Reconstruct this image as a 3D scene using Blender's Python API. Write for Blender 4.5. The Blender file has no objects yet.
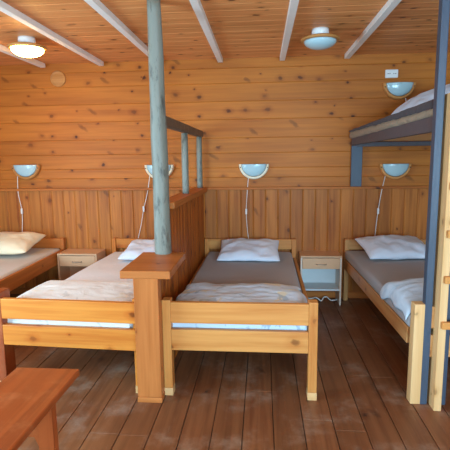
import bpy, bmesh, math, random
from mathutils import Vector, Matrix, noise
random.seed(7)
S = bpy.context.scene
COL = S.collection
R = math.radians

# ---------------------------------------------------------------- camera, light, exposure
cd = bpy.data.cameras.new('camera'); cam = bpy.data.objects.new('camera', cd); COL.objects.link(cam)
cd.sensor_width = 36; cd.lens = 448.95 / 450 * 36; cd.clip_start = .02
fw = Vector((-.08171216, .98538131, -.14948844)); rt = Vector((.99665597, .0807759, -.01233438)); up = rt.cross(fw)
M = Matrix((rt, up, -fw)).transposed().to_4x4(); M.translation = Vector((0, -4.7611, 1.5123))
cam.matrix_world = M
S.camera = cam
S.view_settings.view_transform = 'Standard'; S.view_settings.look = 'None'
S.view_settings.gamma = 1; S.view_settings.use_curve_mapping = False
S.view_settings.exposure = 0.12

w = bpy.data.worlds.new('world'); S.world = w; w.use_nodes = True
w.node_tree.nodes['Background'].inputs[0].default_value = (.62, .78, 1, 1)
w.node_tree.nodes['Background'].inputs[1].default_value = .9

def area(name, loc, target, sx, sy, power, col):
    l = bpy.data.lights.new(name, 'AREA'); l.shape = 'RECTANGLE'; l.size = sx; l.size_y = sy
    l.energy = power; l.color = col
    o = bpy.data.objects.new(name, l); COL.objects.link(o); o.location = loc
    o.rotation_euler = (Vector(target) - Vector(loc)).to_track_quat('-Z', 'Y').to_euler()
    return o
# daylight through the front window (behind the viewer) and the left window
area('daylight_front', (1.0, -6.42, 1.45), (.6, 0, 2.1), 2.5, 1.25, 300, (.46, .77, 1))
area('daylight_left', (-3.18, -3.35, 1.25), (-.9, -1.5, .1), 1.7, 1.5, 135, (.48, .78, 1))

# ---------------------------------------------------------------- materials
def lin(r, g, b):
    f = lambda c: (c/255/12.92) if c/255 <= .04045 else ((c/255+.055)/1.055)**2.4
    return (f(r), f(g), f(b), 1)
def newmat(name):
    m = bpy.data.materials.new(name); m.use_nodes = True
    nt = m.node_tree; return m, nt, nt.nodes['Principled BSDF']
def N(nt, t, **kw):
    n = nt.nodes.new(t)
    for k, v in kw.items(): setattr(n, k, v)
    return n
def math_(nt, op, a, b=None, c=None):
    n = N(nt, 'ShaderNodeMath', operation=op)
    for i, x in enumerate((a, b, c)):
        if x is None: continue
        if isinstance(x, (int, float)): n.inputs[i].default_value = x
        else: nt.links.new(x, n.inputs[i])
    return n.outputs[0]
def mixc(nt, f, a, b, mode='MIX'):
    n = N(nt, 'ShaderNodeMix', data_type='RGBA', blend_type=mode)
    for i, x in ((0, f), (6, a), (7, b)):
        if isinstance(x, (int, float)): n.inputs[i].default_value = x
        elif isinstance(x, tuple): n.inputs[i].default_value = x
        else: nt.links.new(x, n.inputs[i])
    return n.outputs[2]
def smooth(nt, x, lo, hi, a=0., b=1.):
    n = N(nt, 'ShaderNodeMapRange', interpolation_type='SMOOTHSTEP')
    nt.links.new(x, n.inputs[0])
    for i, v in enumerate((lo, hi, a, b)): n.inputs[i+1].default_value = v
    return n.outputs[0]

def wood(name, light, dark, axis='X', across=None, pitch=None, off=0., knots=.5, kcol=(52, 22, 12), rough=.5,
         grain=26., var=.25, kscale=3.2, ksize=.055, wear=None, contrast=1., spec=.22, edges=None):
    """axis = grain direction, across = axis the boards are laid side by side on"""
    m, nt, b = newmat(name)
    tc = N(nt, 'ShaderNodeTexCoord'); sp = N(nt, 'ShaderNodeSeparateXYZ'); nt.links.new(tc.outputs['Object'], sp.inputs[0])
    oi = N(nt, 'ShaderNodeObjectInfo')
    ax = {'X': 0, 'Y': 1, 'Z': 2}
    u = sp.outputs[ax[axis]]
    rest = [sp.outputs[i] for i in range(3) if i != ax[axis]]
    if across:
        v = sp.outputs[ax[across]]
        if edges:
            idx = None
            for e in edges:
                t = math_(nt, 'GREATER_THAN', v, e)
                idx = t if idx is None else math_(nt, 'ADD', idx, t)
        else:
            idx = math_(nt, 'FLOOR', math_(nt, 'DIVIDE', math_(nt, 'SUBTRACT', v, off), pitch))
        wn = N(nt, 'ShaderNodeTexWhiteNoise', noise_dimensions='1D'); nt.links.new(math_(nt, 'ADD', idx, 3.37), wn.inputs['W'])
        rnd = wn.outputs['Value']
    else:
        v = math_(nt, 'ADD', rest[0], rest[1])
        rnd = oi.outputs['Random']; idx = rnd
    u2 = math_(nt, 'ADD', u, math_(nt, 'MULTIPLY', rnd, 23.))
    cv = N(nt, 'ShaderNodeCombineXYZ'); nt.links.new(u2, cv.inputs[0]); nt.links.new(v, cv.inputs[1]); nt.links.new(math_(nt, 'MULTIPLY', rnd, 9.), cv.inputs[2])
    def scaled(sx, sy):
        mp = N(nt, 'ShaderNodeVectorMath', operation='MULTIPLY'); nt.links.new(cv.outputs[0], mp.inputs[0]); mp.inputs[1].default_value = (sx, sy, 1); return mp.outputs[0]
    # knots pull the grain around them
    vo = N(nt, 'ShaderNodeTexVoronoi', voronoi_dimensions='2D'); vo.inputs['Scale'].default_value = 1.
    wob = N(nt, 'ShaderNodeTexNoise'); wob.inputs['Scale'].default_value = 22; wob.inputs['Detail'].default_value = 2; nt.links.new(cv.outputs[0], wob.inputs['Vector'])
    wv = N(nt, 'ShaderNodeVectorMath', operation='MULTIPLY_ADD'); nt.links.new(wob.outputs['Color'], wv.inputs[0]); wv.inputs[1].default_value = (.17, .17, 0); nt.links.new(scaled(kscale*1.0, kscale*1.35), wv.inputs[2])
    nt.links.new(wv.outputs[0], vo.inputs['Vector'])
    sc = N(nt, 'ShaderNodeSeparateColor'); nt.links.new(vo.outputs['Color'], sc.inputs[0])
    pres = math_(nt, 'LESS_THAN', sc.outputs[0], knots)
    size = math_(nt, 'MULTIPLY', math_(nt, 'ADD', sc.outputs[1], .45), ksize)
    kd = math_(nt, 'DIVIDE', vo.outputs['Distance'], size)
    kmask = math_(nt, 'MULTIPLY', smooth(nt, kd, .45, 1.35, 1., 0.), pres)
    kmask = math_(nt, 'MULTIPLY', kmask, math_(nt, 'ADD', math_(nt, 'MULTIPLY', sc.outputs[2], .6), .4))
    rot = N(nt, 'ShaderNodeVectorRotate', rotation_type='Z_AXIS'); rot.inputs['Angle'].default_value = .6; nt.links.new(cv.outputs[0], rot.inputs['Vector'])
    rs = N(nt, 'ShaderNodeVectorMath', operation='MULTIPLY_ADD'); nt.links.new(rot.outputs[0], rs.inputs[0]); rs.inputs[1].default_value = (3.2, 8.5, 0)
    wv2 = N(nt, 'ShaderNodeVectorMath', operation='MULTIPLY'); nt.links.new(wob.outputs['Color'], wv2.inputs[0]); wv2.inputs[1].default_value = (.25, .3, 0); nt.links.new(wv2.outputs[0], rs.inputs[2])
    vs = N(nt, 'ShaderNodeTexVoronoi', voronoi_dimensions='2D'); vs.inputs['Scale'].default_value = 1.; nt.links.new(rs.outputs[0], vs.inputs['Vector'])
    s2 = N(nt, 'ShaderNodeSeparateColor'); nt.links.new(vs.outputs['Color'], s2.inputs[0])
    streak = math_(nt, 'MULTIPLY', smooth(nt, vs.outputs['Distance'], .08, .24, 1., 0.), math_(nt, 'LESS_THAN', s2.outputs[0], knots*.16))
    kring = math_(nt, 'MULTIPLY', smooth(nt, kd, .9, 3.2, 1., 0.), pres)
    g = N(nt, 'ShaderNodeTexNoise'); g.inputs['Detail'].default_value = 5; g.inputs['Roughness'].default_value = .6
    g.inputs['Scale'].default_value = 1; g.inputs['Distortion'].default_value = .35
    nt.links.new(scaled(1.1, grain), g.inputs['Vector'])
    g2 = N(nt, 'ShaderNodeTexNoise'); g2.inputs['Detail'].default_value = 2; g2.inputs['Scale'].default_value = 1
    nt.links.new(scaled(.9, 6.), g2.inputs['Vector'])
    gr = math_(nt, 'ADD', math_(nt, 'MULTIPLY', smooth(nt, g.outputs[0], .35, .72), .65*contrast), math_(nt, 'MULTIPLY', smooth(nt, g2.outputs[0], .35, .7), .4*contrast))
    gr = math_(nt, 'MINIMUM', math_(nt, 'ADD', gr, math_(nt, 'MULTIPLY', kring, .35)), 1.)
    c = mixc(nt, gr, lin(*light), lin(*dark))
    val = math_(nt, 'ADD', math_(nt, 'MULTIPLY', rnd, var), 1 - var/2)
    hs = N(nt, 'ShaderNodeHueSaturation'); nt.links.new(c, hs.inputs['Color']); nt.links.new(val, hs.inputs['Value'])
    c = mixc(nt, math_(nt, 'MULTIPLY', streak, .42), hs.outputs[0], lin(*kcol))
    c = mixc(nt, math_(nt, 'MULTIPLY', kmask, .9), c, lin(*kcol))
    if wear:
        n3 = N(nt, 'ShaderNodeTexNoise'); n3.inputs['Scale'].default_value = wear[1]; n3.inputs['Detail'].default_value = 8; n3.inputs['Roughness'].default_value = .7
        nt.links.new(tc.outputs['Object'], n3.inputs['Vector'])
        c = mixc(nt, math_(nt, 'MULTIPLY', smooth(nt, n3.outputs[0], .48, .75), wear[2]), c, lin(*wear[0]))
        n4 = N(nt, 'ShaderNodeTexNoise'); n4.inputs['Scale'].default_value = 1; n4.inputs['Detail'].default_value = 6; n4.inputs['Roughness'].default_value = .75
        nt.links.new(scaled(5, 40), n4.inputs['Vector'])
        c = mixc(nt, math_(nt, 'MULTIPLY', smooth(nt, n4.outputs[0], .6, .75), wear[2]*.7), c, lin(*wear[0]))
    nt.links.new(c, b.inputs['Base Color'])
    b.inputs['Roughness'].default_value = rough; b.inputs['Specular IOR Level'].default_value = spec
    bp = N(nt, 'ShaderNodeBump'); bp.inputs['Strength'].default_value = .12; bp.inputs['Distance'].default_value = .004
    nt.links.new(g.outputs[0], bp.inputs['Height']); nt.links.new(bp.outputs[0], b.inputs['Normal'])
    return m
def plain(name, rgb, rough=.5, spec=.4, noise_amt=.06, nscale=12., metal=0.):
    m, nt, b = newmat(name)
    tc = N(nt, 'ShaderNodeTexCoord'); n = N(nt, 'ShaderNodeTexNoise'); n.inputs['Scale'].default_value = nscale; n.inputs['Detail'].default_value = 4
    nt.links.new(tc.outputs['Object'], n.inputs['Vector'])
    hs = N(nt, 'ShaderNodeHueSaturation'); hs.inputs['Color'].default_value = lin(*rgb)
    nt.links.new(math_(nt, 'ADD', math_(nt, 'MULTIPLY', n.outputs[0], 2*noise_amt), 1 - noise_amt), hs.inputs['Value'])
    nt.links.new(hs.outputs[0], b.inputs['Base Color'])
    b.inputs['Roughness'].default_value = rough; b.inputs['Specular IOR Level'].default_value = spec; b.inputs['Metallic'].default_value = metal
    return m
def fabric(name, rgb, pattern=None, amt=.5, pscale=9., fold=.4, fscale=7.):
    m, nt, b = newmat(name)
    tc = N(nt, 'ShaderNodeTexCoord')
    c = lin(*rgb)
    if pattern:
        for k, (pc, sc_, lo) in enumerate(pattern):
            n = N(nt, 'ShaderNodeTexNoise'); n.inputs['Scale'].default_value = sc_; n.inputs['Detail'].default_value = 3; n.inputs['Distortion'].default_value = 1.2
            mp = N(nt, 'ShaderNodeMapping'); mp.inputs['Location'].default_value = (k*3.1, k*1.7, 0)
            nt.links.new(tc.outputs['Object'], mp.inputs[0]); nt.links.new(mp.outputs[0], n.inputs['Vector'])
            c = mixc(nt, math_(nt, 'MULTIPLY', smooth(nt, n.outputs[0], lo, lo+.08), amt), c, lin(*pc))
    if isinstance(c, tuple): b.inputs['Base Color'].default_value = c
    else: nt.links.new(c, b.inputs['Base Color'])
    b.inputs['Roughness'].default_value = .9; b.inputs['Specular IOR Level'].default_value = .15
    b.inputs['Sheen Weight'].default_value = .1
    n2 = N(nt, 'ShaderNodeTexNoise'); n2.inputs['Scale'].default_value = fscale; n2.inputs['Detail'].default_value = 5; n2.inputs['Distortion'].default_value = .8
    nt.links.new(tc.outputs['Object'], n2.inputs['Vector'])
    bp = N(nt, 'ShaderNodeBump'); bp.inputs['Strength'].default_value = fold; bp.inputs['Distance'].default_value = .03
    nt.links.new(n2.outputs[0], bp.inputs['Height']); nt.links.new(bp.outputs[0], b.inputs['Normal'])
    return m
def paint(name, rgb, under, amt, scale=7., rough=.55):
    m, nt, b = newmat(name)
    tc = N(nt, 'ShaderNodeTexCoord'); mp = N(nt, 'ShaderNodeMapping'); mp.inputs['Scale'].default_value = (3, 3, .8)
    nt.links.new(tc.outputs['Object'], mp.inputs[0])
    n = N(nt, 'ShaderNodeTexNoise'); n.inputs['Scale'].default_value = scale; n.inputs['Detail'].default_value = 7; n.inputs['Roughness'].default_value = .7
    nt.links.new(mp.outputs[0], n.inputs['Vector'])
    c = mixc(nt, math_(nt, 'MULTIPLY', smooth(nt, n.outputs[0], .5, .68), amt), lin(*rgb), lin(*under))
    nt.links.new(c, b.inputs['Base Color']); b.inputs['Roughness'].default_value = rough
    bp = N(nt, 'ShaderNodeBump'); bp.inputs['Strength'].default_value = .25; bp.inputs['Distance'].default_value = .01
    nt.links.new(n.outputs[0], bp.inputs['Height']); nt.links.new(bp.outputs[0], b.inputs['Normal'])
    return m
def glow(name, rgb, strength):
    m, nt, b = newmat(name); b.inputs['Base Color'].default_value = lin(*rgb)
    b.inputs['Emission Color'].default_value = lin(*rgb); b.inputs['Emission Strength'].default_value = strength
    b.inputs['Roughness'].default_value = .3; return m

WALLE = [1.30, 1.40, 1.555, 1.71, 1.90, 2.08, 2.26, 2.41]
MAT = {}
PW = dict(light=(196, 116, 42), dark=(152, 80, 26))
MAT['wall'] = wood('pine_cladding', PW['light'], PW['dark'], 'X', 'Z', edges=WALLE, knots=.5, kscale=4.4, ksize=.085, var=.16, contrast=.7)
MAT['wallY'] = wood('pine_cladding_side', PW['light'], PW['dark'], 'Y', 'Z', edges=WALLE, knots=.5, kscale=4.4, ksize=.085, var=.16, contrast=.7)
MAT['wains'] = wood('pine_wainscot', (194, 119, 52), (146, 78, 30), 'Z', 'X', pitch=.13, off=-.61, knots=.35, kscale=4.2, ksize=.08, var=.24)
MAT['wainsY'] = wood('pine_wainscot_side', (184, 100, 36), (136, 66, 22), 'Z', 'Y', pitch=.11, knots=.35, kscale=4.2, ksize=.08, var=.24)
MAT['ceil'] = wood('pine_ceiling', (236, 160, 98), (196, 122, 66), 'X', 'Y', pitch=.13, knots=.5, kscale=4.4, ksize=.085, var=.14, contrast=.8)
MAT['floor'] = wood('worn_floor_paint', (134, 84, 52), (102, 58, 34), 'Y', 'X', pitch=.171, off=.065, knots=.15, kcol=(40, 24, 18), rough=.42, var=.35, wear=((172, 150, 130), 3.2, .55), spec=.5)
for a in 'XYZ':
    MAT['warm'+a] = wood('lamp_tinted_pine_bed_'+a, (212, 136, 58), (184, 98, 34), a, knots=.38, kcol=(96, 46, 20), rough=.4, var=.1, kscale=4., ksize=.07)  # bed pine tinted orange: the lamp's warm light is put into the colour
    MAT['tan'+a] = wood('tan_pine_bed_'+a, (206, 152, 96), (180, 120, 68), a, knots=.38, kcol=(110, 60, 28), rough=.4, var=.1, kscale=4., ksize=.07)
    MAT['trim'+a] = wood('pine_trim_'+a, (196, 116, 52), (158, 84, 34), a, knots=.35)
    MAT['bed'+a] = wood('pine_bed_'+a, (214, 150, 82), (190, 116, 54), a, knots=.38, kcol=(110, 60, 28), rough=.4, var=.1, kscale=4., ksize=.07)
    MAT['pale'+a] = wood('pale_pine_'+a, (226, 184, 130), (204, 154, 96), a, knots=.4, kcol=(120, 78, 44), rough=.5, var=.08, kscale=4.)
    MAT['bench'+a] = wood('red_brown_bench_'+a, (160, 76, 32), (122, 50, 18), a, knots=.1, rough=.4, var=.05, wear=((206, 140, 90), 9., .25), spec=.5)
    MAT['newel'+a] = wood('newel_pine_'+a, (192, 118, 62), (164, 92, 42), a, knots=.35, kcol=(80, 36, 22), rough=.4, var=.05, kscale=5.)
MAT['batten'] = plain('pale_grey_batten', (246, 243, 234), .5)
MAT['log'] = paint('peeling_grey_blue_log', (128, 130, 118), (66, 64, 56), .85, 7.)
MAT['logdark'] = paint('weathered_dark_rail', (96, 80, 66), (140, 128, 112), .6, 8.)
MAT['blue'] = paint('slate_blue_paint', (62, 74, 90), (50, 60, 74), .4, 6., .45)
MAT['bunkgrey'] = paint('dark_grey_bunk_paint', (86, 80, 84), (70, 64, 66), .4, 8.)
MAT['taupe'] = fabric('taupe_sheet', (164, 162, 164), fold=.15)
MAT['lightsheet'] = fabric('light_grey_sheet', (230, 232, 234), fold=.15)
MAT['greysheet'] = fabric('warm_grey_sheet', (206, 198, 186), fold=.15)
MAT['darksheet'] = fabric('dark_bunk_sheet', (78, 70, 72), fold=.4)
MAT['ticking'] = fabric('bunk_mattress_side', (160, 140, 116), fold=.8, fscale=14.)
MAT['pillow'] = fabric('white_pillowcase', (222, 232, 246), fold=.3)
MAT['cream'] = fabric('cream_pillowcase', (236, 220, 186), fold=.3)
MAT['duvet'] = fabric('pale_blue_duvet', (206, 222, 238), pattern=[((226, 212, 168), 5., .56), ((158, 176, 190), 8., .58)], amt=.75, fold=.2, fscale=9.)
MAT['duvetwhite'] = fabric('white_duvet', (234, 232, 226), pattern=[((226, 206, 150), 5., .6), ((178, 178, 176), 9., .6)], amt=.35, fold=.2, fscale=9.)
MAT['duvetblue'] = fabric('light_blue_duvet', (196, 212, 226), pattern=[((160, 190, 214), 6., .55)], amt=.5, fold=.3, fscale=9.)
MAT['white'] = plain('white_plastic', (232, 230, 226), .35)
MAT['opal'] = plain('opal_glass', (176, 206, 212), .15, .5, .01)
MAT['lit'] = glow('lit_opal_glass', (255, 196, 112), 44.)
MAT['rim'] = wood('lamp_wood_rim', (206, 146, 84), (180, 116, 60), 'X', knots=0, rough=.35)
MAT['rimpale'] = wood('pale_lamp_rim', (232, 218, 190), (214, 194, 160), 'X', knots=0, rough=.35)
MAT['ns'] = plain('nightstand_laminate', (214, 170, 130), .4)
MAT['nsedge'] = plain('nightstand_pale_edge', (226, 206, 188), .4)
MAT['nsgrey'] = plain('nightstand_white_inside', (206, 212, 214), .4)
MAT['dark'] = plain('dark_metal', (60, 50, 44), .4)
MAT['steel'] = plain('steel_handle', (176, 150, 128), .35, metal=.4)

# ---------------------------------------------------------------- mesh helpers
def mesh_obj(name, bm, mat, parent=None, smooth_=False, bevel=0, seg=2, subsurf=0):
    bmesh.ops.recalc_face_normals(bm, faces=bm.faces)
    me = bpy.data.meshes.new(name); bm.to_mesh(me); bm.free()
    if smooth_:
        for p in me.polygons: p.use_smooth = True
    o = bpy.data.objects.new(name, me); COL.objects.link(o)
    if mat: me.materials.append(MAT[mat] if isinstance(mat, str) else mat)
    if parent: o.parent = parent
    if bevel:
        md = o.modifiers.new('bevel', 'BEVEL'); md.width = bevel; md.segments = seg; md.limit_method = 'ANGLE'; md.angle_limit = R(40)
    if subsurf:
        md = o.modifiers.new('sub', 'SUBSURF'); md.levels = subsurf; md.render_levels = subsurf
    return o
def box_into(bm, x0, x1, y0, y1, z0, z1):
    vs = [bm.verts.new(p) for p in ((x0,y0,z0),(x1,y0,z0),(x1,y1,z0),(x0,y1,z0),(x0,y0,z1),(x1,y0,z1),(x1,y1,z1),(x0,y1,z1))]
    for f in ((3,2,1,0),(4,5,6,7),(0,1,5,4),(1,2,6,5),(2,3,7,6),(3,0,4,7)): bm.faces.new([vs[i] for i in f])
    return vs
def box(name, x0, x1, y0, y1, z0, z1, mat, parent=None, bevel=.004):
    bm = bmesh.new(); box_into(bm, x0, x1, y0, y1, z0, z1)
    return mesh_obj(name, bm, mat, parent, bevel=bevel)
def hexa(name, bottom, top, mat, parent=None, bevel=.004):
    bm = bmesh.new(); vs = [bm.verts.new(p) for p in list(bottom)+list(top)]
    for f in ((3,2,1,0),(4,5,6,7),(0,1,5,4),(1,2,6,5),(2,3,7,6),(3,0,4,7)): bm.faces.new([vs[i] for i in f])
    return mesh_obj(name, bm, mat, parent, bevel=bevel)
def lathe(name, prof, mat, parent=None, n=40, center=(0,0,0), smooth_=True, wob=0., squash=None):
    bm = bmesh.new(); rings = []
    for k, (r, z) in enumerate(prof):
        ring = []
        for i in range(n):
            a = 2*math.pi*i/n
            rr = r*(1 + wob*noise.noise(Vector((math.cos(a)*1.5, math.sin(a)*1.5, z*3.)))) if wob else r
            ring.append(bm.verts.new((center[0]+rr*math.cos(a), center[1]+rr*math.sin(a), center[2]+z)))
        rings.append(ring)
    for a, b in zip(rings, rings[1:]):
        for i in range(n): bm.faces.new((a[i], a[(i+1)%n], b[(i+1)%n], b[i]))
    bm.faces.new(rings[0][::-1]); bm.faces.new(rings[-1])
    return mesh_obj(name, bm, mat, parent, smooth_)
def tube(name, pts, r, mat, parent=None, n=8):
    # resample a smooth line through pts
    P = [Vector(p) for p in pts]; Q = []
    for i in range(len(P)-1):
        p0 = P[max(i-1,0)]; p1 = P[i]; p2 = P[i+1]; p3 = P[min(i+2,len(P)-1)]
        for k in range(6):
            t = k/6
            Q.append(.5*((2*p1)+(p2-p0)*t+(2*p0-5*p1+4*p2-p3)*t*t+(3*p1-p0-3*p2+p3)*t**3))
    Q.append(P[-1])
    bm = bmesh.new(); rings = []
    for i, q in enumerate(Q):
        t = (Q[min(i+1,len(Q)-1)]-Q[max(i-1,0)]).normalized()
        a = t.orthogonal().normalized(); 
        ref = Vector((0,1,0)) if abs(t.y) < .9 else Vector((1,0,0))
        a = t.cross(ref).normalized(); b = t.cross(a)
        rings.append([bm.verts.new(q + r*(a*math.cos(2*math.pi*k/n)+b*math.sin(2*math.pi*k/n))) for k in range(n)])
    for a, b in zip(rings, rings[1:]):
        for i in range(n): bm.faces.new((a[i], a[(i+1)%n], b[(i+1)%n], b[i]))
    bm.faces.new(rings[0][::-1]); bm.faces.new(rings[-1])
    return mesh_obj(name, bm, mat, parent, True)
def thing(name, label, cat, loc=(0,0,0), rz=0, group=None):
    o = bpy.data.objects.new(name, None); COL.objects.link(o); o.location = loc; o.rotation_euler = (0,0,rz)
    o.empty_display_size = .1
    return tag(o, label, cat, group)
def tag(o, label, cat, group=None):
    o['label'] = label; o['category'] = cat
    if group: o['group'] = group
    return o
def struct(o): o['kind'] = 'structure'; return o
def grooved(name, edges, l0, l1, face, back, along, acr, depth_axis, mat, groove=.006, wide=.006, flip=1):
    """boards side by side: profile over `edges` on axis acr, extruded along axis `along`, front at `face`, thickness to `back`"""
    ax = {'X':0,'Y':1,'Z':2}; prof = []
    s = 1 if back > face else -1
    for a, b in zip(edges, edges[1:]):
        prof += [(a, face+s*groove), (a+wide, face), (b-wide, face), (b, face+s*groove)]
    prof += [(edges[-1], back), (edges[0], back)]
    bm = bmesh.new(); ends = []
    for l in (l0, l1):
        vs = []
        for p, d in prof:
            c = [0,0,0]; c[ax[along]] = l; c[ax[acr]] = p; c[ax[depth_axis]] = d
            vs.append(bm.verts.new(c))
        ends.append(vs)
    n = len(prof)
    for i in range(n):
        j = (i+1) % n
        if (ends[0][i].co-ends[0][j].co).length < 1e-6: continue
        bm.faces.new((ends[0][i], ends[0][j], ends[1][j], ends[1][i]))
    bm.faces.new(ends[0]); bm.faces.new(ends[1][::-1])
    bmesh.ops.remove_doubles(bm, verts=bm.verts, dist=1e-6)
    return struct(mesh_obj(name, bm, mat))
def frange(a, b, s):
    r = [a]
    while r[-1] + s < b - .3*s: r.append(r[-1]+s)
    return r + [b]

# ---------------------------------------------------------------- the room
XL, XR, YF, H = -3.2, 1.97, -6.5, 2.505
# floor boards
fe = [.065 + .171*k for k in range(-20, 12)]; fe = [XL-.1] + [e for e in fe if XL < e < XR] + [XR+.1]
bm = bmesh.new()
for a, b in zip(fe, fe[1:]):
    rr = random.Random(int(a*1000)); cuts = [YF-.1] + sorted(rr.uniform(YF, -.3) for _ in range(1)) + [.08]
    if abs(a+.106) < .02: cuts = [YF-.1, -2.02, .08]
    for c, d in zip(cuts, cuts[1:]): box_into(bm, a+.0022, b-.0022, c+.001, d-.001, -.04, 0)
fl = struct(mesh_obj('floor', bm, 'floor', bevel=.002, seg=1))
struct(box('floor_base', XL-.1, XR+.1, YF-.1, .08, -.08, -.012, 'dark', fl, 0))
grooved('wall_back', [1.195] + WALLE + [H+.02], XL-.08, XR+.08, 0, .08, 'X', 'Z', 'Y', 'wall', .004, .004)
wl = frange(XL-.08, XR+.08, .13); off = (-.61-wl[0]) % .13
wl = [XL-.08] + [XL-.08+off+.13*k for k in range(0, 45) if XL-.08+off+.13*k < XR+.05] + [XR+.08]
grooved('trim_1', wl, 0, 1.17, -.012, .08, 'Z', 'X', 'Y', 'wains', .006, .008)
struct(box('trim_2', XL, XR, -.04, 0.0, 1.17, 1.197, 'trimX', None, .005))
struct(box('baseboard_back', XL, XR, -.03, -.012, 0, .07, 'trimX', None, .004))
grooved('wall_left', [0, .2, .4] , YF, .0, XL, XL-.08, 'Y', 'Z', 'X', 'wallY')
grooved('wall_left_upper', [2.05, 2.26, 2.41, H+.02], YF, .0, XL, XL-.08, 'Y', 'Z', 'X', 'wallY')
grooved('wall_left_front', [.4, .6, .8, 1.0, 1.2, 1.40, 1.555, 1.71, 1.90, 2.05], YF, -4.25, XL, XL-.08, 'Y', 'Z', 'X', 'wallY')
grooved('wall_left_rear', [.4, .6, .8, 1.0, 1.2, 1.40, 1.555, 1.71, 1.90, 2.05], -2.45, 0, XL, XL-.08, 'Y', 'Z', 'X', 'wallY')
grooved('wall_right', [0, .2, .4, .6, .8, 1.0, 1.2] + WALLE[1:] + [H+.02], YF, 0, XR, XR+.08, 'Y', 'Z', 'X', 'wallY')
grooved('ceiling', frange(YF-.08, .08, .13), XL-.08, XR+.08, H, H+.06, 'X', 'Y', 'Z', 'ceil', .003, .004)
# front wall with its window opening
struct(box('wall_front', XL-.08, XR+.08, YF-.1, YF, 0, .8, 'wall', None, 0))
struct(box('wall_front_upper', XL-.08, XR+.08, YF-.1, YF, 2.1, H, 'wall', None, 0))
struct(box('wall_front_side', XL-.08, -.3, YF-.1, YF, .8, 2.1, 'wall', None, 0))
struct(box('window_1', -.3, -.22, YF-.08, YF+.02, .8, 2.1, 'batten', None, .003))
struct(box('window_2', XL-.06, XL+.02, -4.25, -4.18, .4, 2.05, 'batten', None, .003))

# ceiling battens
bl = ['leftmost pale grey ceiling batten, behind the lit lamp', 'pale grey ceiling batten running just right of the lit ceiling lamp',
      'pale grey ceiling batten meeting the top of the log post', 'pale grey ceiling batten just right of the log post',
      'pale grey ceiling batten left of the unlit ceiling lamp', 'rightmost pale grey ceiling batten, right of the unlit lamp']
for x, l in zip((-2.285, -1.657, -1.05, -.418, .205, .842), bl):
    tag(box('ceiling_batten', x-.026, x+.026, -6.4, -.03, 2.462, H, 'batten', None, .003), l, 'batten', 'pale battens across the ceiling')

# ---------------------------------------------------------------- partition between the bays
PX0, PX1 = -.660, -.612
pe = frange(-2.04, -.014, .11)
bm = bmesh.new()
def part_panel(bm, y0, y1, z0, z1):
    g, wd = .006, .007
    es = frange(y0, y1, .11)
    prof = []
    for a, b in zip(es, es[1:]): prof += [(PX1-g, a), (PX1, a+wd), (PX1, b-wd), (PX1-g, b)]
    back = [(PX0+g if i % 4 in (0, 3) else PX0, y) for i, (x, y) in enumerate(prof)][::-1]
    pr = prof + back; lo = []; hi = []
    for x, y in pr: lo.append(bm.verts.new((x, y, z0))); hi.append(bm.verts.new((x, y, z1)))
    n = len(pr)
    for i in range(n):
        j = (i+1) % n
        if (lo[i].co-lo[j].co).length > 1e-7: bm.faces.new((lo[i], lo[j], hi[j], hi[i]))
    bm.faces.new(lo[::-1]); bm.faces.new(hi)
part_panel(bm, -1.64, -.042, 0, 1.15); part_panel(bm, -2.09, -1.64, 0, .79)
bmesh.ops.remove_doubles(bm, verts=bm.verts, dist=1e-6)
PSK = -.030                                         # the partition runs slightly aslant from the wall
def skewed(o): o.matrix_world = Matrix.Translation((-.61, 0, 0)) @ Matrix.Rotation(PSK, 4, 'Z') @ Matrix.Translation((.61, 0, 0)); return o
skewed(struct(mesh_obj('wall_partition', bm, 'wainsY')))
skewed(struct(box('trim_3', -.715, -.570, -1.625, -.045, 1.15, 1.2, 'trimY', None, .008)))

nw = thing('newel_post', 'square pine newel post with a broad flat cap between the two middle beds', 'post', (-.696, -2.157, 0))
box('shaft', -.076, .076, -.043, .043, .035, .80, 'newelZ', nw, .005)
box('cap', -.156, .152, -.045, .502, .795, .845, 'newelX', nw, .006)
box('foot_block', -.078, .078, -.045, .045, 0, .034, 'newelX', nw, .003)
lg = [(.060, 0), (.060, .03), (.056, .25), (.055, .6), (.052, .9), (.049, 1.3), (.044, 1.662)]
prof = []
for (r0, z0), (r1, z1) in zip(lg, lg[1:]):
    for k in range(6): prof.append((r0+(r1-r0)*k/6, z0+(z1-z0)*k/6))
prof.append(lg[-1])
log = lathe('log_post', prof, 'log', None, 28, (0,0,0), True, .10)
log.location = (-.695, -1.685, .846); log.rotation_euler = (R(3.0), R(.3), 0)
tag(log, 'peeling grey-blue log post rising from the newel cap to the ceiling', 'post')

rl = thing('partition_railing', 'grey log railing standing on top of the low panelled partition', 'railing', (-.643, 0, 1.2), PSK)
for y in (-.84, -.085):
    lathe('baluster', [(.029, 0), (.030, .05), (.030, .3), (.029, .522)], 'log', rl, 18, (0, y, 0), True, .08)
hexa('top_rail', [(-.03,-1.615,.53),(.03,-1.615,.53),(.042,-.045,.522),(-.026,-.045,.522)], [(-.03,-1.615,.605),(.03,-1.615,.605),(.042,-.045,.582),(-.026,-.045,.582)], 'logdark', rl, .01)

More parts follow.
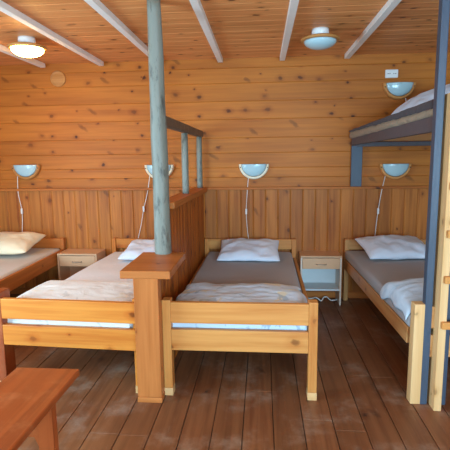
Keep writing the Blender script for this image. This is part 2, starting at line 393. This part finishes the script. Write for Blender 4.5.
# ---------------------------------------------------------------- beds
def bed(name, label, loc, rz, W, L=2.08, rail=(.36, .46), leg=.055, blocks=True, leg_mat='bedZ', left_leg=None, headh=.655, body='bed', over=False):
    t = thing(name, label, 'bed', loc, rz, 'pine beds in the dormitory')
    h = W/2
    # head end against the wall
    for s in (-1, 1):
        box('leg', min(s*h, s*(h-.045)), max(s*h, s*(h-.045)), -.055, 0, 0, headh, body+'Z', t, .004)
    o = box('headboard', -h+.045, h-.045, -.04, -.012, .545, headh-.004, body+'X', t)
    o = box('headboard', -h+.045, h-.045, -.04, -.012, .30, .44, body+'X', t)
    # foot end
    for s in (-1, 1):
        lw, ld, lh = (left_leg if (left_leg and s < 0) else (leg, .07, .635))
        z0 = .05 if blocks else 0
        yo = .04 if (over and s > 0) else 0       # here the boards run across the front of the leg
        o = box('leg', min(s*h, s*(h-lw)), max(s*h, s*(h-lw)), -L+yo, -L+yo+ld, z0, lh, 'benchZ' if (left_leg and s < 0) else leg_mat, t, .005)  # special left leg: shade put into its colour with the darker bench wood
        if blocks: box('leg_block', min(s*(h+.001), s*(h-lw-.001)), max(s*(h+.001), s*(h-lw-.001)), -L+yo-.001, -L+yo+ld+.001, 0, .05, 'paleX', o, .002)
    ll = left_leg[0] if left_leg else leg
    box('footboard', -h+ll, h-(0 if over else leg), -L-.0, -L+.035, .487, .622, body+'X', t)
    box('footboard', -h+ll, h-(0 if over else leg), -L-.0, -L+.035, .308, .445, body+'X', t)
    for s in (-1, 1):
        box('side_rail', min(s*h, s*(h-.028)), max(s*h, s*(h-.028)), -L+.115, -.056, rail[0], rail[1], body+'Y', t)
    bm = bmesh.new()
    for k in range(14): y = -.12-k*(L-.25)/13; box_into(bm, -h+.029, h-.029, y-.035, y+.035, rail[0]+.01, rail[0]+.03)
    mesh_obj('slat_base', bm, 'paleX', t, bevel=.002)
    return t
def mattress(name, label, loc, rz, x0, x1, y0, y1, z0, z1, mat):
    bm = bmesh.new(); nx, ny = 14, 30
    def P(u, v, top):
        x = x0+(x1-x0)*u; y = y0+(y1-y0)*v
        z = z1+.010*noise.noise(Vector((x*3, y*3, loc[0]*5))) if top else z0
        return x, y, z
    T = [[bm.verts.new(P(i/nx, j/ny, True)) for j in range(ny+1)] for i in range(nx+1)]
    B = [[bm.verts.new(P(i/nx, j/ny, False)) for j in range(ny+1)] for i in range(nx+1)]
    for i in range(nx):
        for j in range(ny):
            bm.faces.new((T[i][j], T[i+1][j], T[i+1][j+1], T[i][j+1])); bm.faces.new((B[i][j], B[i][j+1], B[i+1][j+1], B[i+1][j]))
    for i in range(nx):
        for j in (0, ny): bm.faces.new((T[i][j], B[i][j], B[i+1][j], T[i+1][j]))
    for j in range(ny):
        for i in (0, nx): bm.faces.new((T[i][j], T[i][j+1], B[i][j+1], B[i][j]))
    o = mesh_obj(name, bm, mat, None, True, bevel=.028, seg=4)
    o.location = loc; o.rotation_euler = (0,0,rz)
    return tag(o, label, 'mattress', 'mattresses on the beds')
def pillow(label, loc, rot, w, d, h, mat, seed=0):
    bm = bmesh.new(); n = 22
    def pt(u, v, s):
        # u,v in -1..1, corners pulled out, edges pulled in
        pinch = 1-.10*(1-v*v); pinch2 = 1-.10*(1-u*u)
        x = u*w/2*(1-.07*(1-abs(v))**1.0*abs(u)**3); y = v*d/2*(1-.07*(1-abs(u))*abs(v)**3)
        e = max(0, (1-abs(u)**2.6)*(1-abs(v)**2.6))**.55
        z = s*h/2*e
        k = .022*noise.noise(Vector((u*2.2+seed, v*2.2, s*3))) + .012*noise.noise(Vector((u*6+seed, v*5, s)))
        z += k*min(1, e*1.6)
        if s < 0: z = max(z*.55, -h*.28)
        return x, y, z
    T = [[None]*(n+1) for _ in range(n+1)]; B = [[None]*(n+1) for _ in range(n+1)]
    for i in range(n+1):
        for j in range(n+1):
            u = -1+2*i/n; v = -1+2*j/n
            T[i][j] = bm.verts.new(pt(u, v, 1))
            B[i][j] = T[i][j] if i in (0, n) or j in (0, n) else bm.verts.new(pt(u, v, -1))
    for i in range(n):
        for j in range(n):
            bm.faces.new((T[i][j], T[i+1][j], T[i+1][j+1], T[i][j+1]))
            q = (B[i][j], B[i][j+1], B[i+1][j+1], B[i+1][j])
            bm.faces.new(q)
    o = mesh_obj('pillow', bm, mat, None, True, subsurf=1)
    o.location = loc; o.rotation_euler = rot
    return tag(o, label, 'pillow', 'pillows on the beds')
def duvet(label, loc, rz, x0, x1, y0, y1, T, mat, seed=0, drop_left=None, drop_front=None, rid=1., wav=.05, hump=0., tilt=0.):
    """rumpled folded duvet, z=0 at the mattress top; drop_left = x of the mattress edge it hangs over"""
    bm = bmesh.new(); nx, ny = 56, 44
    def xy(u, v):
        x = x0+(x1-x0)*u; y = y0+(y1-y0)*v
        if v > .5: y += (v-.5)*2*wav*noise.noise(Vector((u*3.5+seed, 1.3, 0)))
        x += .03*noise.noise(Vector((v*3+seed, 7.1, u)))*(1-abs(2*u-1)*0)
        return x, y
    def top(u, v):
        x, y = xy(u, v)
        e = (1-abs(2*u-1)**6)*(1-abs(2*v-1)**6); e = max(e, 0)**.45
        n = noise.noise(Vector((x*4+seed, y*4, 0))); r = 1-abs(noise.noise(Vector((x*7+seed*2, y*9+n*.8, 3.))))*2
        r2 = 1-abs(noise.noise(Vector((x*13+seed, y*15+n, 9.))))*2
        z = T*e*(.8+.25*n*rid) + rid*e*(.008*r+.004*r2) + hump*math.exp(-((u-.35)**2/.08+(v-.55)**2/.12))*e + tilt*v*e
        if drop_left is not None and x < drop_left:
            d = drop_left-x; z -= min(d*1.6, .16)
            x = drop_left - .035*(1-math.exp(-d*30)) - d*.22
        if drop_front is not None and y < drop_front:
            d = drop_front-y; z -= min(d*2.2, .125)
            y = drop_front - .022*(1-math.exp(-d*40))
        return x, y, max(z, -.2)
    Tt = [[None]*(ny+1) for _ in range(nx+1)]; B = [[None]*(ny+1) for _ in range(nx+1)]
    for i in range(nx+1):
        for j in range(ny+1):
            p = top(i/nx, j/ny)
            edge = i in (0, nx) or j in (0, ny)
            Tt[i][j] = bm.verts.new(p)
            if edge: B[i][j] = Tt[i][j]
            else:
                q = list(p); 
                if drop_left is not None and xy(i/nx, j/ny)[0] < drop_left: q[0] += .012; q[2] = min(q[2]-.012, 0.002)
                elif drop_front is not None and xy(i/nx, j/ny)[1] < drop_front: q[1] = drop_front-.002; q[2] = min(q[2], .002)
                else: q[2] = .002
                B[i][j] = bm.verts.new(q)
    for i in range(nx):
        for j in range(ny):
            bm.faces.new((Tt[i][j], Tt[i+1][j], Tt[i+1][j+1], Tt[i][j+1]))
            bm.faces.new((B[i][j], B[i][j+1], B[i+1][j+1], B[i+1][j]))
    o = mesh_obj('duvet', bm, mat, None, True, subsurf=1)
    o.location = loc; o.rotation_euler = (0,0,rz)
    return tag(o, label, 'duvet', 'folded duvets on the beds')

HY = -.045
# centre bed right of the partition
B3 = ((-.605+.357)/2, HY, 0); A3 = -.0085
bed('pine_bed', 'pine bed just right of the newel post and low partition', B3, A3, .965, 2.065)
mattress('mattress', 'mattress in a taupe sheet on the bed right of the partition', B3, A3, -.44, .436, -1.985, -.06, .386, .525, 'taupe')
pillow('pale blue-white pillow alone on the taupe sheet right of the partition', (-.125, -.40, .600), (R(13), 0, R(-1)), .62, .50, .13, 'pillow', 1)
duvet('pale patterned duvet folded flat across the bed right of the partition', (B3[0], HY, .532), A3, -.445, .435, -2.05, -1.43, .075, 'duvet', 4, drop_front=-1.988, wav=.08)
# bed left of the partition
A2 = .0585; B2 = (-1.146, HY, 0)
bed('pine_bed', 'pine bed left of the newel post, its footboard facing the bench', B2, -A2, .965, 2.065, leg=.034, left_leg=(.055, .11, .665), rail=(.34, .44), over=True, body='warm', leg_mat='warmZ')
mattress('mattress', 'mattress in a light grey sheet on the bed left of the partition', B2, -A2, -.455, .43, -1.985, -.06, .386, .515, 'lightsheet')
pillow('white pillow partly behind the log post', (-1.08, -.42, .600), (R(12), 0, R(-3)), .62, .48, .14, 'pillow', 2)
duvet('white rumpled duvet spread over the bed left of the newel post', (B2[0], HY, .52), -A2, -.54, .43, -2.05, -1.34, .072, 'duvetwhite', 9, drop_front=-1.988, drop_left=-.452, wav=.06, rid=.45)
# bed at the left edge
A1 = .03; B1 = (-2.165-.47, HY, 0)
bed('pine_bed', 'pine bed along the left edge, showing its long side rail', B1, A1, .94, 2.065, rail=(.405, .535), body='trim')
mattress('mattress', 'mattress in a warm grey sheet on the leftmost bed', B1, A1, -.436, .436, -1.985, -.06, .44, .552, 'greysheet')
pillow('large cream pillow on the leftmost bed', (-2.66, -.40, .645), (R(10), R(-2), R(2)), .72, .52, .21, 'cream', 3)
# bed under the bunk
A4 = .024; B4 = (.856+.47, HY, 0)
bed('pine_bed', 'pale pine bed underneath the upper bunk', B4, A4, .94, 2.065, leg=.082, blocks=False, leg_mat='paleZ', rail=(.345, .452), body='tan')
mattress('mattress', 'mattress in a taupe sheet on the bed under the bunk', B4, A4, -.474, .44, -1.985, -.06, .453, .55, 'taupe')
pillow('white pillow on the bed beneath the upper bunk', (1.27, -.42, .632), (R(12), 0, R(6)), .66, .50, .16, 'pillow', 5)
duvet('light blue duvet bunched at the foot of the bed under the bunk', (B4[0], HY, .555), A4, -.50, .40, -1.98, -1.36, .07, 'duvetblue', 13, drop_left=-.462, wav=.10, hump=.05)

# ---------------------------------------------------------------- upper bunk with ladder
bk = thing('upper_bunk', 'slate blue upper bunk frame above the right bed', 'bunk bed', (0, 0, 0))
bk_skew = lambda y: .90 + (-.045 - y)*.045         # the left side runs slightly aslant
box('front_post', .963, 1.006, -2.122, -2.068, 0, 2.5, 'blue', bk, .005)
box('front_post', 1.068, 1.115, -2.122, -2.068, 0, 2.5, 'blue', bk, .005)
box('front_post', 1.80, 1.93, -2.122, -2.068, 0, 2.5, 'blue', bk, .005)
box('rear_post', .905, 1.015, -.07, -.042, 1.198, 1.612, 'blue', bk, .004)
box('rear_post', 1.83, 1.93, -.07, -.042, 1.198, 1.612, 'blue', bk, .004)
hexa('side_rail', [(.992,-2.06,1.645),(1.03,-2.06,1.645),(.945,-.05,1.614),(.905,-.05,1.614)], [(.992,-2.06,1.735),(1.03,-2.06,1.735),(.945,-.05,1.682),(.905,-.05,1.682)], 'bunkgrey', bk, .004)
hexa('side_rail', [(1.88,-2.06,1.645),(1.91,-2.06,1.645),(1.91,-.05,1.614),(1.88,-.05,1.614)], [(1.88,-2.06,1.735),(1.91,-2.06,1.735),(1.91,-.05,1.682),(1.88,-.05,1.682)], 'bunkgrey', bk, .004)
box('end_rail', .947, 1.878, -.085, -.05, 1.60, 1.645, 'bunkgrey', bk, .004)
box('end_rail', 1.032, 1.878, -2.06, -2.02, 1.645, 1.735, 'bunkgrey', bk, .004)
bm = bmesh.new()
for k in range(16):
    y = -.16-k*.118; x0 = .955+(-.05-y)*.043
    box_into(bm, x0+.0, 1.876, y-.04, y+.04, 1.648+.0*k, 1.664)
mesh_obj('slat_base', bm, 'paleX', bk, bevel=.002)
mt = thing('bunk_mattress', 'thin mattress with a dark sheet on the upper bunk', 'mattress', (0,0,0))
def skewslab(name, y0, y1, xl0, xl1, xr, zb0, zb1, zt0, zt1, mat, amp, seed):
    bm = bmesh.new(); ny, nx, nz = 60, 10, 4; L = []
    ring = []
    for j in range(ny+1):
        t = j/ny; y = y0+(y1-y0)*t; xl = xl0+(xl1-xl0)*t; zb = zb0+(zb1-zb0)*t; zt = zt0+(zt1-zt0)*t
        r = []
        n1 = noise.noise(Vector((y*6, seed, 0)))*amp + noise.noise(Vector((y*17, seed, 4)))*amp*.5
        for i in range(nx+1): r.append((xl+(xr-xl)*i/nx, y, zt+ (n1 if i < 2 else 0)))
        for i in range(nx, -1, -1): r.append((xl+(xr-xl)*i/nx, y, zb+ (n1*.8 if i < 2 else 0)))
        r.append((xl-.008+n1*.3, y, (zb+zt)/2+n1))
        ring.append([bm.verts.new(p) for p in r])
    m = len(ring[0])
    for a, b in zip(ring, ring[1:]):
        for i in range(m): bm.faces.new((a[i], a[(i+1)%m], b[(i+1)%m], b[i]))
    bm.faces.new(ring[0][::-1]); bm.faces.new(ring[-1])
    return mesh_obj(name, bm, mat, mt, True)
skewslab('mattress_side', -.055, -2.015, .888, .99, 1.86, 1.682, 1.736, 1.746, 1.776, 'ticking', .010, 2.)
skewslab('sheet', -.06, -2.01, .882, .985, 1.865, 1.7465, 1.777, 1.762, 1.828, 'darksheet', .003, 5.)
pillow('white pillow on the upper bunk', (1.50, -.72, 1.915), (R(12), R(-20), R(10)), .68, .52, .28, 'pillow', 8)

ld = thing('bunk_ladder', 'pale pine ladder screwed to the front of the blue bunk post', 'ladder', (0,0,0))
for x in (1.019, 1.44):
    box('stile', x, x+.044, -2.192, -2.066, 0, 1.845, 'paleZ', ld, .004)
for z in (1.34, 1.072, .81, .54, 1.607):
    box('rung', 1.029, 1.485, -2.219, -2.193, z-.021, z+.021, 'bedX', ld, .004)

# ---------------------------------------------------------------- nightstands
def nightstand(label, x0, x1, y1, zt, inside, drawer, edge):
    t = thing('nightstand', label, 'nightstand', ((x0+x1)/2, y1, 0), 0, 'small nightstands between the beds')
    h = (x1-x0)/2; d = .27
    box('top', -h, h, 0, d, zt-.018, zt, drawer, t, .003)
    for s in (-1, 1):
        box('side_panel', min(s*h, s*(h-.016)), max(s*h, s*(h-.016)), .003, d, 0, zt-.019, edge, t, .002)
    box('back_panel', -h+.017, h-.017, d-.012, d, .12, zt-.019, inside, t, .001)
    box('shelf', -h+.017, h-.017, .012, d-.013, .15, .168, inside, t, .002)
    dr = box('drawer', -h+.019, h-.019, .002, .02, zt-.135, zt-.024, drawer, t, .003)
    tube('handle', [(-.05, .004, zt-.085), (-.04, -.018, zt-.085), (0, -.022, zt-.085), (.04, -.018, zt-.085), (.05, .004, zt-.085)], .005, 'steel', dr)
    return t
nightstand('pinkish pine nightstand between the two left beds', -2.14, -1.715, -.315, .533, 'ns', 'ns', 'ns')
nightstand('narrow nightstand with pale inside, left of the bed under the bunk', .392, .803, -.275, .515, 'nsgrey', 'ns', 'nsedge')
pts = [(.41+.03*k, -.16 - .03*math.sin(k*1.3), .012+.035*abs(math.sin(k*.9))) for k in range(12)]
pts = [(p[0], p[1], max(p[2], .008)) for p in pts]
tag(tube('extension_cord', pts + [(.80, -.12, .03), (.836, -.05, .13)], .006, 'white'), 'white cord lying loose under the nightstand with pale inside', 'cord')

# ---------------------------------------------------------------- reading lamps on the wall
def half_lamp(label, x, z, rim, cord, wall=0., r=.157):
    t = thing('reading_lamp', label, 'lamp', (x, wall, z), 0, 'half-moon reading lamps on the wall')
    n = 28; bm = bmesh.new(); ri = r-.026
    pts = []
    for s, (ya, yb) in enumerate(((-.052, -.002),)):
        rows = []
        for k in range(n+1):
            a = math.pi + math.pi*k/n
            c, sn = math.cos(a), math.sin(a)
            rows.append([bm.verts.new((r*c, yb, r*sn)), bm.verts.new((r*c, ya+.012, r*sn)), bm.verts.new(((r-.008)*c, ya, (r-.008)*sn)), bm.verts.new((ri*c, ya, ri*sn)), bm.verts.new((ri*c, yb, ri*sn))])
        for a, b in zip(rows, rows[1:]):
            for i in range(5): bm.faces.new((a[i], a[(i+1)%5], b[(i+1)%5], b[i]))
        bm.faces.new(rows[0]); bm.faces.new(rows[-1][::-1])
    rm = mesh_obj('rim', bm, rim, t, False, bevel=.002)
    for s in (-1, 1):
        lathe('screw', [(.006, 0), (.006, .003), (.003, .005)], 'dark', rm, 10, (0, 0, 0)).matrix_local = Matrix.Translation((s*(r-.016), -.0515, -.035)) @ Matrix.Rotation(R(90), 4, 'X')
    # opal bowl bulging out of the wall, open at its flat top
    bm = bmesh.new(); m = 10; R0 = ri-.001
    grid = []
    for k in range(n+1):
        a = math.pi + math.pi*k/n
        grid.append([bm.verts.new((R0*math.sin(math.pi/2*i/m)*math.cos(a), -.048-.042*math.cos(math.pi/2*i/m), R0*math.sin(math.pi/2*i/m)*math.sin(a)*.98)) for i in range(1, m+1)])
    tip = bm.verts.new((0, -.090, 0))
    for a, b in zip(grid, grid[1:]):
        bm.faces.new((tip, a[0], b[0]))
        for i in range(m-1): bm.faces.new((a[i], a[i+1], b[i+1], b[i]))
    o = mesh_obj('glass_shade', bm, 'opal', t, True)
    md = o.modifiers.new('s', 'SOLIDIFY'); md.thickness = .005; md.offset = -1
    if cord:
        c = tube('cord', [(p[0]-x, p[1]-wall, p[2]-z) for p in cord], .0035, 'white', t)
        mid = cord[len(cord)//2]
        box('switch', mid[0]-x-.010, mid[0]-x+.010, mid[1]-wall-.012, mid[1]-wall+.008, mid[2]-z-.03, mid[2]-z+.03, 'white', c, .005)
    return t
def cordp(*xz): return [(x, -.03, z) for x, z in xz]
half_lamp('half-moon reading lamp with orange wood rim above the leftmost bed', -2.555, 1.455, 'rim', cordp((-2.66, 1.34), (-2.668, 1.15), (-2.642, .95), (-2.655, .75), (-2.69, .5)))
half_lamp('half-moon reading lamp partly hidden behind the log post', -1.085, 1.44, 'rimpale', cordp((-1.19, 1.33), (-1.222, 1.15), (-1.27, .97), (-1.31, .78), (-1.35, .63)))
half_lamp('half-moon reading lamp with cream rim above the bed right of the partition', -.082, 1.437, 'rimpale', cordp((-.14, 1.30), (-.155, 1.12), (-.165, .94), (-.155, .76), (-.137, .6)))
half_lamp('half-moon reading lamp with wood rim below the upper bunk', 1.354, 1.424, 'rim', cordp((1.26, 1.31), (1.225, 1.13), (1.20, .94), (1.185, .78), (1.175, .62)))
half_lamp('half-moon reading lamp with wood rim above the upper bunk', 1.358, 2.216, 'rim', cordp((1.42, 2.09), (1.43, 2.04), (1.44, 1.98), (1.45, 1.9)))

# ---------------------------------------------------------------- ceiling lamps
def ceiling_lamp(label, x, y, glass):
    t = thing('ceiling_lamp', label, 'lamp', (x, y, H), 0, 'round ceiling lamps')
    lathe('base', [(.066, 0), (.068, -.02), (.066, -.062), (.05, -.07)], 'white', t)
    lathe('wood_ring', [(.08, -.066), (.14, -.066), (.152, -.074), (.152, -.086), (.143, -.09), (.118, -.09)], 'rim', t)
    lathe('glass_shade', [(.128, -.0905)] + [(.128*math.cos(R(a)), -.091-.062*math.sin(R(a))) for a in range(10, 90, 10)] + [(.004, -.153)], glass, t)
    return t
ceiling_lamp('lit round ceiling lamp with glowing opal glass at upper left', -1.93, -1.02, 'lit')
ceiling_lamp('lit round ceiling lamp nearest the viewer, above the bench', -1.9, -4.3, 'lit')
ceiling_lamp('unlit round ceiling lamp with wooden ring and bluish opal glass', .462, -.965, 'opal')

# ---------------------------------------------------------------- small things on the wall
v = lathe('wall_vent', [(.082, 0), (.082, .012), (.074, .02), (.07, .017), (.05, .02), (.01, .022)], 'rim', None, 40)
v.rotation_euler = (R(90), 0, 0); v.location = (-2.14, -.001, 2.35)
tag(v, 'round wooden disc on the back wall near the lit lamp', 'vent cover')
sk = thing('wall_socket', 'white double wall socket above the topmost reading lamp', 'socket', (1.284, 0, 2.31))
box('plate', -.062, .062, -.022, -.001, -.04, .04, 'white', sk, .006)
for s in (-1, 1):
    for q in (-1, 1):
        lathe('hole', [(.0045, 0), (.0045, .003)], 'dark', sk, 10).matrix_local = Matrix.Translation((s*.028+q*.009, -.0215, 0)) @ Matrix.Rotation(R(90), 4, 'X')

# ---------------------------------------------------------------- bench
be = thing('bench', 'worn red-brown wooden bench at the lower left corner', 'bench', (-1.098, -2.665, 0))
box('seat', -.167, .168, -1.75, 0, .415, .45, 'benchY', be, .006)
def bench_leg(y0, y1):
    bm = bmesh.new()
    pr = [(-.15,0),(-.10,0),(-.088,.225),(-.07,.268),(.07,.268),(.088,.225),(.10,0),(.160,0),(.160,.225),(.160,.268),(.160,.415),(-.15,.415),(-.15,.268),(-.15,.225)]
    a = [bm.verts.new((x, y0, z)) for x, z in pr]; b = [bm.verts.new((x, y1, z)) for x, z in pr]
    n = len(pr)
    for i in range(n): bm.faces.new((a[i], a[(i+1)%n], b[(i+1)%n], b[i]))
    for f in ((0,1,2,13),(13,2,3,12),(12,3,4,9,10,11),(4,5,8,9),(5,6,7,8)):
        bm.faces.new([a[i] for i in f]); bm.faces.new([b[i] for i in f[::-1]])
    return mesh_obj('leg', bm, 'benchZ', be)
bench_leg(-.305, -.262); bench_leg(-1.5, -1.457)
